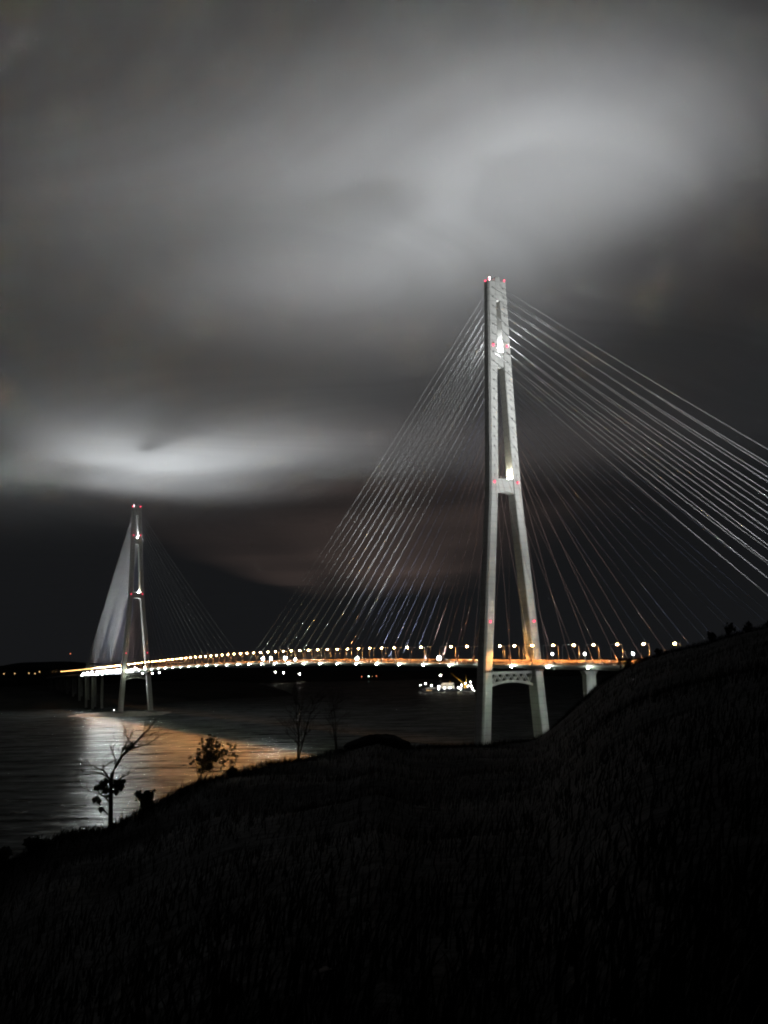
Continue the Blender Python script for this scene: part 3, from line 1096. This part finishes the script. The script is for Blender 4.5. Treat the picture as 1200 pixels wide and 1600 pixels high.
M_lw = mat('far_white_lens', (0.9, 0.9, 0.9), 0.3, 0, (1.0, 0.95, 0.85), 110)
M_lg = mat('far_green_lens', (0.8, 0.9, 0.85), 0.3, 0, (0.7, 1.0, 0.85), 8)
M_lr = mat('far_red_lens', (0.8, 0.3, 0.2), 0.3, 0, (1.0, 0.3, 0.15), 2)
M_lo = mat('far_orange_lens', (0.8, 0.6, 0.3), 0.3, 0, (1.0, 0.6, 0.25), 2.5)
shore_light((-431.3, 4280, 42.5), M_lw, 'white shore light under the bright mid-span floodlights, leftmost of three')
shore_light((-399.8, 4283, 39.0), M_lw, 'warm white shore light below mid-span, middle one of three')
shore_light((-339.0, 4288, 33.0), M_lw, 'white shore light below mid-span, rightmost of three', r=2.2)
shore_light((-101.5, 4298, 17.0), M_lr, 'dim reddish shore light on the far coast, left of the green one')
shore_light((-74.4, 4298, 17.6), M_lg, 'pale green shore light on the far coast', r=1.9)
shore_light((-45.0, 4298, 18.0), M_lr, 'dim reddish shore light on the far coast, right of the green one')
shore_light((-1240, 4360, 133), M_lr, 'tiny dim light on the hill high above the left end of the bridge', h=40)
for i, (x, y, z) in enumerate(((-1315, 4093, 62), (-1280, 4105, 66), (-1295, 4100, 60), (-1360, 4072, 62), (-1395, 4060, 62))):
    shore_light((x, y, z), M_lo, ('orange glimmer of light at the far left end of the road', 'orange glimmer of light at the far left end, topmost', 'low orange glimmer of light at the far left end',
                                  'faint orange light at the left edge, second from the picture border', 'faint orange light nearest the left picture border')[i], h=20)
pl_ = thing('navigation_lamp', 'small navigation light on the bank at the foot of the far pylon', 'lamp', place(-30, 1118, 4.0), None)
MB().tube([(0, 0, -4), (0, 0, 2.2)], 0.2, 6).build('post', M_dark, pl_)
MB().sphere((0, 0, 2.5), 0.4, 8, 5).build('lens', M_lw, pl_, True)
# added beams, no fixtures, behind the far hills: brown town glow on the cloud
for hx, ax_, ay_, e in ((-420, -330, 2500, 1.6e8), (-60, 20, 2500, 1.7e8), (220, 150, 2600, 9e7), (-400, -250, 3300, 5e7), (-60, 30, 3300, 8e7), (220, 190, 3300, 5e7), (-380, -200, 4300, 1.3e7), (-40, 40, 4300, 2.4e7), (240, 230, 4300, 1.4e7)):
    lamp('SPOT', 'added_town_beam', e, (1.0, 0.66, 0.54), None, (hx, 7200, 20), (ax_, ay_, 400), {2: 9.0, 3: 11.0, 4: 14.0}[ay_ // 1000], 1.0, 2.0)
hb = shore_light((-60, 4275, 17), M_lo, 'harbour light low on the far coast, right of the small red light', h=12, r=0.8)
# ------------------------------------------------------------------ crane ship moored beyond the pylon
M_hull = mat('ship_hull', (0.05, 0.06, 0.08), 0.5)
noisy(M_hull, (0.035, 0.04, 0.055), (0.08, 0.085, 0.1), (0.08, 0.3, 0.2), 6)
M_house = mat('ship_white', (0.6, 0.6, 0.58), 0.5)
noisy(M_house, (0.26, 0.26, 0.25), (0.38, 0.38, 0.37), (0.2, 0.2, 0.1), 5)
M_crane = mat('crane_yellow', (0.6, 0.38, 0.08), 0.5)
M_win = mat('ship_window', (0.3, 0.3, 0.25), 0.2, 0, (1.0, 0.85, 0.6), 3)
ship = thing('crane_ship', 'brightly lit work ship with a raised crane boom moored beyond the tall pylon', 'ship',
             Matrix.Translation((132.0, 2555.0, 0)) @ Matrix.Rotation(-0.047, 4, 'Z'))
rr = []
for x, w, z0, zt in ((-62, 1.5, 3.0, 8.5), (-54, 6, 0.2, 7.2), (-40, 9.5, -1, 6.2), (0, 10, -1, 5.6), (40, 10, -1, 5.6), (58, 9, 0, 6.4), (61, 8, 1.5, 6.6)):
    rr.append([Vector((x, -w * 0.8, z0)), Vector((x, -w, z0 + 2.0)), Vector((x, -w, zt)), Vector((x, w, zt)), Vector((x, w, z0 + 2.0)), Vector((x, w * 0.8, z0))])
MB().rings(rr).build('hull', M_hull, ship)
dh = MB().box((2, 0, 9.3), (34, 15, 7.2)).box((2, 0, 14.6), (30, 13, 3.2)).box((4, 0, 17.6), (26, 11, 2.6)).build('deckhouse', M_house, ship)
for zz, n, x0, dx in ((10.6, 9, -11.5, 3.3), (14.9, 8, -10, 3.3), (17.9, 8, -7, 3.0)):
    for i in range(n):
        MB().box((x0 + i * dx, -7.53 if zz < 12 else (-6.53 if zz < 16 else -5.53), zz), (1.5, 0.12, 1.0)).build('window', M_win, dh)
MB().box((-34, 0, 7.6), (30, 14, 3.4)).build('hatch_cover', M_house, ship)
MB().tube([(-12, 0, 18), (-12, 0, 36)], [0.6, 0.3], 6).build('mast', M_house, ship)
MB().box((9, 2, 21.0), (4, 4, 5.0)).build('funnel', M_crane, ship)
cr_ = MB().box((44, 0, 9.5), (6, 6, 8)).box((44, 0, 15), (7.5, 5, 4.5)).build('crane_base', M_crane, ship)
bm_ = MB()
a_, b_ = Vector((41, 0, 16.5)), Vector((11, 0, 41))
u = (b_ - a_).normalized()
w_ = u.cross(Vector((0, 1, 0))).normalized()
for q in (-1, 1):
    for p in (-1, 1):
        bm_.tube([a_ + Vector((0, q * 1.2, 0)) + w_ * p * 1.1, b_ + Vector((0, q * 0.35, 0)) + w_ * p * 0.3], 0.3, 5)
for i in range(12):
    t0, t1 = i / 12, (i + 1) / 12
    sg = 1 if i % 2 else -1
    for q in (-1, 1):
        g0, g1 = 1.1 - 0.8 * t0, 1.1 - 0.8 * t1
        bm_.tube([a_.lerp(b_, t0) + w_ * sg * g0 + Vector((0, q * g0, 0)), a_.lerp(b_, t1) - w_ * sg * g1 + Vector((0, q * g1, 0))], 0.16, 4)
bm_.build('crane_boom', M_crane, ship)
MB().tube([(46, 0, 17), (45.2, 0, 38)], [1.1, 0.3], 6).build('crane_tower', M_crane, ship)
MB().tube([(45.2, 0, 37.5), (11, 0, 41)], 0.12, 4).build('boom_stay', M_dark, ship)
SL = [(-12, 36.5, 2.6), (-58, 15.5, 1.3), (-47, 18.5, 1.9), (-34, 14.5, 2.6), (-17, 11.5, 2.1), (-17, 5.5, 1.6), (-4, 7.5, 1.9), (8, 8.0, 1.8), (27, 8.0, 2.9), (33, 5.0, 2.0), (35, 13.0, 1.5),
      (43, 17.5, 2.1), (49, 10.5, 1.6), (55, 19.5, 1.8), (56, 11.0, 2.2), (60, 4.5, 2.2), (63, -1.0 + 1.5, 1.2)]
for i, (x, z, r) in enumerate(SL):
    zb_ = 5.5
    fl_ = MB().sphere((x, -10.5, z), r * 0.42, 8, 5).build('floodlight', M_lw, ship)
    if z > 9:
        MB().tube([(x, -9.7, zb_), (x, -9.7, z)], 0.2, 5).build('lamp_post', M_dark, fl_)
MB().sphere((-44, -9.5, 4.0), 0.9, 8, 5).sphere((-40, -9.5, 3.2), 0.9, 8, 5).sphere((-35, -9.5, 3.4), 0.8, 8, 5).build('deck_lamp', M_lo, ship)
for x, y, z, e, c in ((-38, -12, 14, 0.5e3, (1, 0.95, 0.85)), (0, -14, 12, 0.6e3, (1, 0.97, 0.9)), (30, -13, 12, 0.6e3, (1, 0.95, 0.85)), (52, -12, 14, 0.8e3, (1, 0.75, 0.4)), (28, -12, 24, 2.5e3, (1, 0.7, 0.3))):
    lamp('POINT', 'ship_light', e, c, ship, (x, y, z), rad=1.0)

# ------------------------------------------------------------------ trees on the slope
def hill_at(x, y):
    return hill_z(math.degrees(math.atan2(x, y)), math.hypot(x, y))


def leaf_clump(b, c, r, n, rg, size=0.12, flat=0.7):
    for _ in range(n):
        d = Vector((rg.gauss(0, 1), rg.gauss(0, 1), rg.gauss(0, flat)))
        d = d.normalized() * (rg.random() ** 0.5) * r
        p = Vector(c) + d
        a = Vector((rg.gauss(0, 1), rg.gauss(0, 1), rg.gauss(0, 1))).normalized()
        e = a.cross(Vector((rg.gauss(0, 1), rg.gauss(0, 1), rg.gauss(0, 1)))).normalized()
        l = size * (0.6 + rg.random())
        n0 = len(b.v)
        b.v += [tuple(p - a * l), tuple(p + e * l * 0.45), tuple(p + a * l), tuple(p - e * l * 0.45)]
        b.f.append((n0, n0 + 1, n0 + 2, n0 + 3))


def twig(b, p, d, ln, r, depth, rg, wind, tips):
    pts = [Vector(p)]
    dd = Vector(d).normalized()
    n = 4
    for i in range(n):
        dd = (dd + Vector((rg.gauss(0, 0.16), rg.gauss(0, 0.16), rg.gauss(0.03, 0.12))) + wind * 0.12).normalized()
        pts.append(pts[-1] + dd * ln / n)
    b.tube(pts, [r * (1 - 0.17 * i) for i in range(n + 1)], 5 if r > 0.02 else 3, False)
    tips.append(pts[-1])
    if depth <= 0:
        return
    for k in range(rg.choice((2, 3, 3))):
        i = rg.choice((2, 3, 4, 4))
        side = Vector((rg.gauss(0, 1), rg.gauss(0, 1), rg.gauss(0.25, 0.6)))
        side = (side - dd * side.dot(dd)).normalized()
        nd = (dd + side * rg.uniform(0.45, 0.95)).normalized()
        twig(b, pts[i], nd, ln * rg.uniform(0.55, 0.8), r * 0.55, depth - 1, rg, wind, tips)


# the wind-bent half-dead tree at the left
def bent_tree():
    rg = random.Random(11)
    x, y = -14.888, 60.186
    base = Vector((x, y, hill_at(x, y) - 0.15))
    dz = 60.894 - base.z
    t = thing('dead_tree', 'wind-bent half-dead tree with twisted bare limbs standing against the bright water', 'tree', Matrix.Translation(base))
    az = math.atan2(x, y)
    RT = Vector((math.cos(az), -math.sin(az), 0))
    FW = Vector((math.sin(az), math.cos(az), 0))

    def pt(q, dep=0.0):
        return RT * q[0] + FW * dep + Vector((0, 0, q[1] + dz))
    lines = [([(0.0, -0.3), (0.02, 0.55), (0.02, 1.12), (0.02, 1.95), (0.08, 2.45), (0.27, 2.84), (0.57, 3.33), (1.0, 3.75), (1.4, 4.13), (1.7, 4.46), (1.9, 4.62), (2.07, 4.86)], 0.135, 0.02, 0.25),
             ([(0.01, 2.05), (-0.15, 2.36), (-0.35, 2.63), (-0.68, 2.81), (-0.98, 2.99), (-1.25, 3.02)], 0.06, 0.012, -0.6),
             ([(-0.35, 2.63), (-0.39, 2.8), (-0.19, 2.96), (0.07, 3.08), (0.27, 2.9)], 0.035, 0.02, 0.2),
             ([(-0.05, 2.25), (-0.48, 2.47), (-0.85, 2.59), (-1.4, 2.62)], 0.045, 0.01, 0.5),
             ([(1.0, 3.75), (1.43, 3.8), (1.84, 3.88), (2.24, 4.07)], 0.05, 0.012, 0.5),
             ([(1.4, 4.13), (1.63, 4.33), (1.97, 4.38), (2.17, 4.51)], 0.035, 0.01, -0.4),
             ([(0.3, 3.0), (0.17, 3.38), (0.03, 3.72)], 0.035, 0.01, 0.4),
             ([(0.44, 3.13), (0.57, 3.56), (0.76, 3.96), (0.85, 4.25)], 0.035, 0.01, -0.5),
             ([(1.06, 3.81), (0.96, 4.15), (0.76, 4.43)], 0.03, 0.008, 0.3),
             ([(-0.04, 0.96), (-0.27, 1.27), (-0.57, 1.48), (-1.07, 1.64), (-1.5, 1.95)], 0.045, 0.01, -0.5),
             ([(-0.04, 0.3), (-0.4, 0.62), (-0.63, 0.99), (-0.67, 1.32)], 0.04, 0.01, 0.3),
             ([(0.02, 1.78), (0.31, 2.04), (0.58, 2.22), (0.81, 2.28)], 0.045, 0.012, 0.5)]
    tr, br, tw = MB(), MB(), MB()
    for i, (pl, r0, r1, dep) in enumerate(lines):
        n = len(pl)
        dp = lambda k: dep * (k / (n - 1)) ** 1.2
        base_dep = 0.0
        pts = [pt(q, base_dep + dp(k)) for k, q in enumerate(pl)]
        rad = [r0 + (r1 - r0) * k / (n - 1) for k in range(n)]
        if i == 0:
            tr.tube(pts, rad, 8)
        else:
            br.tube(pts, rad, 6)
        tips = []
        for k in range(max(1, n // 3 if i else 5), n):
            for _ in range(5):
                d = (pts[k] - pts[k - 1]).normalized()
                sd = Vector((rg.gauss(0, 1), rg.gauss(0, 1), rg.gauss(0.3, 0.8)))
                twig(tw, pts[k], (d + sd * 0.55), rg.uniform(0.3, 0.66), 0.011, 1, rg, RT * 0.9, tips)
    tr.build('trunk', M_bark, t, True)
    br.build('branch', M_bark, t, True)
    tw.build('twig', M_bark, t, kind='stuff')
    b = MB()
    for c, r, n in (((-0.41, 1.87), 0.28, 170), ((-0.67, 1.75), 0.2, 110), ((-0.24, 1.6), 0.2, 90), ((-0.22, 2.06), 0.2, 90), ((0.31, 1.9), 0.24, 140), ((0.58, 2.02), 0.2, 110), ((0.51, 1.69), 0.2, 110), ((0.28, 1.51), 0.18, 90), ((-0.73, 1.16), 0.19, 110), ((-0.57, 1.09), 0.13, 50), ((-0.18, 1.26), 0.12, 40), ((-0.47, 0.65), 0.15, 50), ((0.25, 2.1), 0.14, 40), ((1.0, 3.8), 0.24, 60), ((0.75, 3.75), 0.2, 40)):
        leaf_clump(b, pt(c, rg.uniform(-0.35, 0.35)), r, n, rg, 0.085)
    b.build('foliage', M_leaf, t, kind='stuff')


bent_tree()


def grow_tree(name, x, y, h, label, stems, seed, leafy=0, wind=(0.9, 0.3, 0), spread=0.4, depth=3, r0=0.05, cat='tree', clump=0.18, leafsz=0.09):
    rg = random.Random(seed)
    base = Vector((x, y, hill_at(x, y) - 0.1))
    t = thing(name, label, cat, Matrix.Translation(base))
    w = Vector(wind)
    tr, br = MB(), MB()
    tips = []
    for k in range(stems):
        d = Vector((rg.gauss(0, spread) + 0.12 * wind[0], rg.gauss(0, spread), 1)).normalized()
        pts = [Vector((rg.gauss(0, 0.06), rg.gauss(0, 0.06), -0.2))]
        n = 6
        L_ = h * rg.uniform(0.75, 1.0)
        for i in range(n):
            d = (d + Vector((rg.gauss(0, 0.09), rg.gauss(0, 0.09), 0.1)) + w * 0.05).normalized()
            pts.append(pts[-1] + d * L_ / n * 0.82)
        rr_ = r0 * rg.uniform(0.7, 1.0)
        tr.tube(pts, [rr_ * (1 - 0.13 * i) for i in range(n + 1)], 6)
        for i in range(2, n + 1):
            for _ in range(2 if i < n else 3):
                sd = Vector((rg.gauss(0, 1), rg.gauss(0, 1), rg.gauss(0.2, 0.5)))
                twig(br, pts[i], d + sd * 0.6, L_ * rg.uniform(0.16, 0.28), rr_ * 0.38, depth - 1, rg, w, tips)
    tr.build('trunk', M_bark, t, True)
    br.build('branch', M_bark, t)
    if leafy:
        b = MB()
        for p in tips:
            if rg.random() < leafy:
                leaf_clump(b, p, clump * rg.uniform(0.5, 1.2), 12, rg, leafsz)
        b.build('crown', M_leaf, t, kind='stuff')
    return t


grow_tree('leafy_tree', -12.30, 72.97, 2.9, 'dense bushy tree blown to the right, dark against the orange water', 5, 5, 0.5, (1.3, 0.2, 0), 0.26, 3, 0.045, clump=0.16, leafsz=0.065)
grow_tree('shrub', -14.0, 64.6, 1.35, 'small round shrub at the water side between the bent tree and the bushy tree', 4, 8, 0.8, (0.4, 0, 0), 0.3, 2, 0.03, 'shrub', 0.14, 0.08)
grow_tree('sapling', -11.14, 78.2, 2.0, 'thin bare sapling just right of the bushy tree', 3, 14, 0.12, (0.3, 0, 0), 0.16, 2, 0.03, 'tree', 0.1, 0.06)
grow_tree('bare_tree', -7.42, 90.7, 6.5, 'tall slender bare tree at the right tip of the orange water', 3, 21, 0, (0.1, 0, 0), 0.14, 3, 0.09)
grow_tree('bare_tree', -4.69, 101.4, 5.9, 'bare tree with two forked stems left of the rocky mound', 2, 33, 0, (0.5, 0, 0), 0.3, 3, 0.09)

SH = [(-24.5, 50, 1.5, 'low dark shrub in the lower left corner, nearest the picture border'),
      (-21.5, 53, 1.3, 'low dark shrub at lower left, second from the picture border'),
      (-19.0, 56, 1.0, 'low dark shrub at the lower left edge of the bright water'),
      (-17.4, 57.5, 0.8, 'low shrub on the crest left of the bent tree'),
      (-12.2, 66, 0.6, 'tiny shrub on the crest right of the small round shrub'),
      (-8.0, 80, 0.7, 'tiny shrub on the crest below the orange water tip'),
      (12.0, 159.5, 2.2, 'shrub in front of the deck end where the bridge meets the hillside'),
      (13.6, 158, 1.6, 'low shrub on the right crest under the last street lamp'),
      (16.2, 154, 2.2, 'twiggy shrub on the right hill crest below the lowest white cables'),
      (17.0, 151, 2.8, 'tallest twiggy shrub on the right hill crest among the cables'),
      (17.9, 148, 2.0, 'shrub on the right hill crest near the picture border'),
      (18.9, 145, 1.8, 'shrub on the right hill crest at the picture border')]
for i, (az, r, h, lb) in enumerate(SH):
    grow_tree('shrub', r * math.sin(R(az)), r * math.cos(R(az)), h * (1 if r < 100 else 0.7), lb, 6 if r < 100 else 9, 100 + i, 0.5 if r < 100 else 0.1, (0.2, 0, 0), 0.45, 2, 0.03, 'shrub', 0.2, 0.09 * (1 if r < 100 else 1.5))

# rocky mound on the middle of the crest
rg = random.Random(3)
b = MB()
rr = []
for i in range(8):
    a = i / 7 * math.pi / 2
    ring = []
    for j in range(18):
        th = 2 * math.pi * j / 18
        d = 1 + 0.16 * noise.noise(Vector((math.cos(th) * 1.7, math.sin(th) * 1.7, i * 0.4)))
        ring.append(Vector((3.3 * math.cos(a) * math.cos(th) * d, 2.4 * math.cos(a) * math.sin(th) * d, 1.25 * math.sin(a) * d)))
    rr.append(ring)
b.rings(rr)
o = b.build('rock_mound', M_soil)
px_, py_ = 109.5 * math.sin(R(-0.55)), 109.5 * math.cos(R(-0.55))
o.location = (px_, py_, hill_at(px_, py_) - 0.55)
o['label'] = 'rounded dark rocky mound on the hill crest left of the tall pylon foot'
o['category'] = 'rock'

# pale stone lying in the grass
b = MB()
rr = []
for i in range(6):
    a = -math.pi / 2 + math.pi * (i + 0.1) / 5.2
    rr.append([Vector((0.07 * math.cos(a) * math.cos(th) * (1 + 0.3 * math.sin(3 * th + i)), 0.045 * math.cos(a) * math.sin(th), 0.022 * math.sin(a) + 0.012 * math.cos(th))) for th in [2 * math.pi * j / 9 for j in range(9)]])
b.rings(rr)
o = b.build('stone', M_stone)
o.location = (-0.6, 9.5, hill_at(-0.6, 9.5) + 0.16)
o['label'] = 'small pale flat stone lying in the dark grass of the near slope'
o['category'] = 'stone'

# grass: blades over the near slope and thick along the crest
rg = np.random.default_rng(5)
v, f = [], []


def blade(x, y, h):
    z = hill_at(x, y) - 0.05
    a = rg.uniform(0, 2 * math.pi)
    w = h * 0.025 + 0.006
    lx, ly = rg.normal(0.25, 0.25) * h, rg.normal(0, 0.25) * h
    n0 = len(v)
    dx, dy = math.cos(a) * w, math.sin(a) * w
    v.extend([(x - dx, y - dy, z), (x + dx, y + dy, z), (x + lx * 0.4 + dx * 0.6, y + ly * 0.4 + dy * 0.6, z + h * 0.6), (x + lx * 0.4 - dx * 0.6, y + ly * 0.4 - dy * 0.6, z + h * 0.6), (x + lx, y + ly, z + h)])
    f.extend([(n0, n0 + 1, n0 + 2, n0 + 3), (n0 + 3, n0 + 2, n0 + 4)])


for _ in range(26000):
    az = rg.uniform(-22, 24)
    rc = float(np.interp(az, CA, CR))
    r = rc + rg.normal(-1.5, 3.0)
    h = (abs(rg.normal(0.16, 0.1)) + 0.05) * (0.6 + r / 110)
    if rg.random() < 0.015:
        h *= 1.8
    blade(r * math.sin(R(az)), r * math.cos(R(az)), h)
for _ in range(24000):
    az = rg.uniform(-20, 24)
    r = 40 + 125 * rg.random() ** 0.8
    if r < float(np.interp(az, CA, CR)):
        blade(r * math.sin(R(az)), r * math.cos(R(az)), abs(rg.normal(0.3, 0.16)) + 0.1)
for _ in range(22000):
    az = rg.uniform(-22, 22)
    r = 4.5 + 60 * rg.random() ** 1.6
    blade(r * math.sin(R(az)), r * math.cos(R(az)), abs(rg.normal(0.22, 0.1)) + 0.06)
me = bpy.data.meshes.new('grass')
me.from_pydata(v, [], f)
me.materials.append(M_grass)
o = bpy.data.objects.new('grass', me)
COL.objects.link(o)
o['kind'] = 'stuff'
o['label'] = 'dark dry grass covering the near hillside'
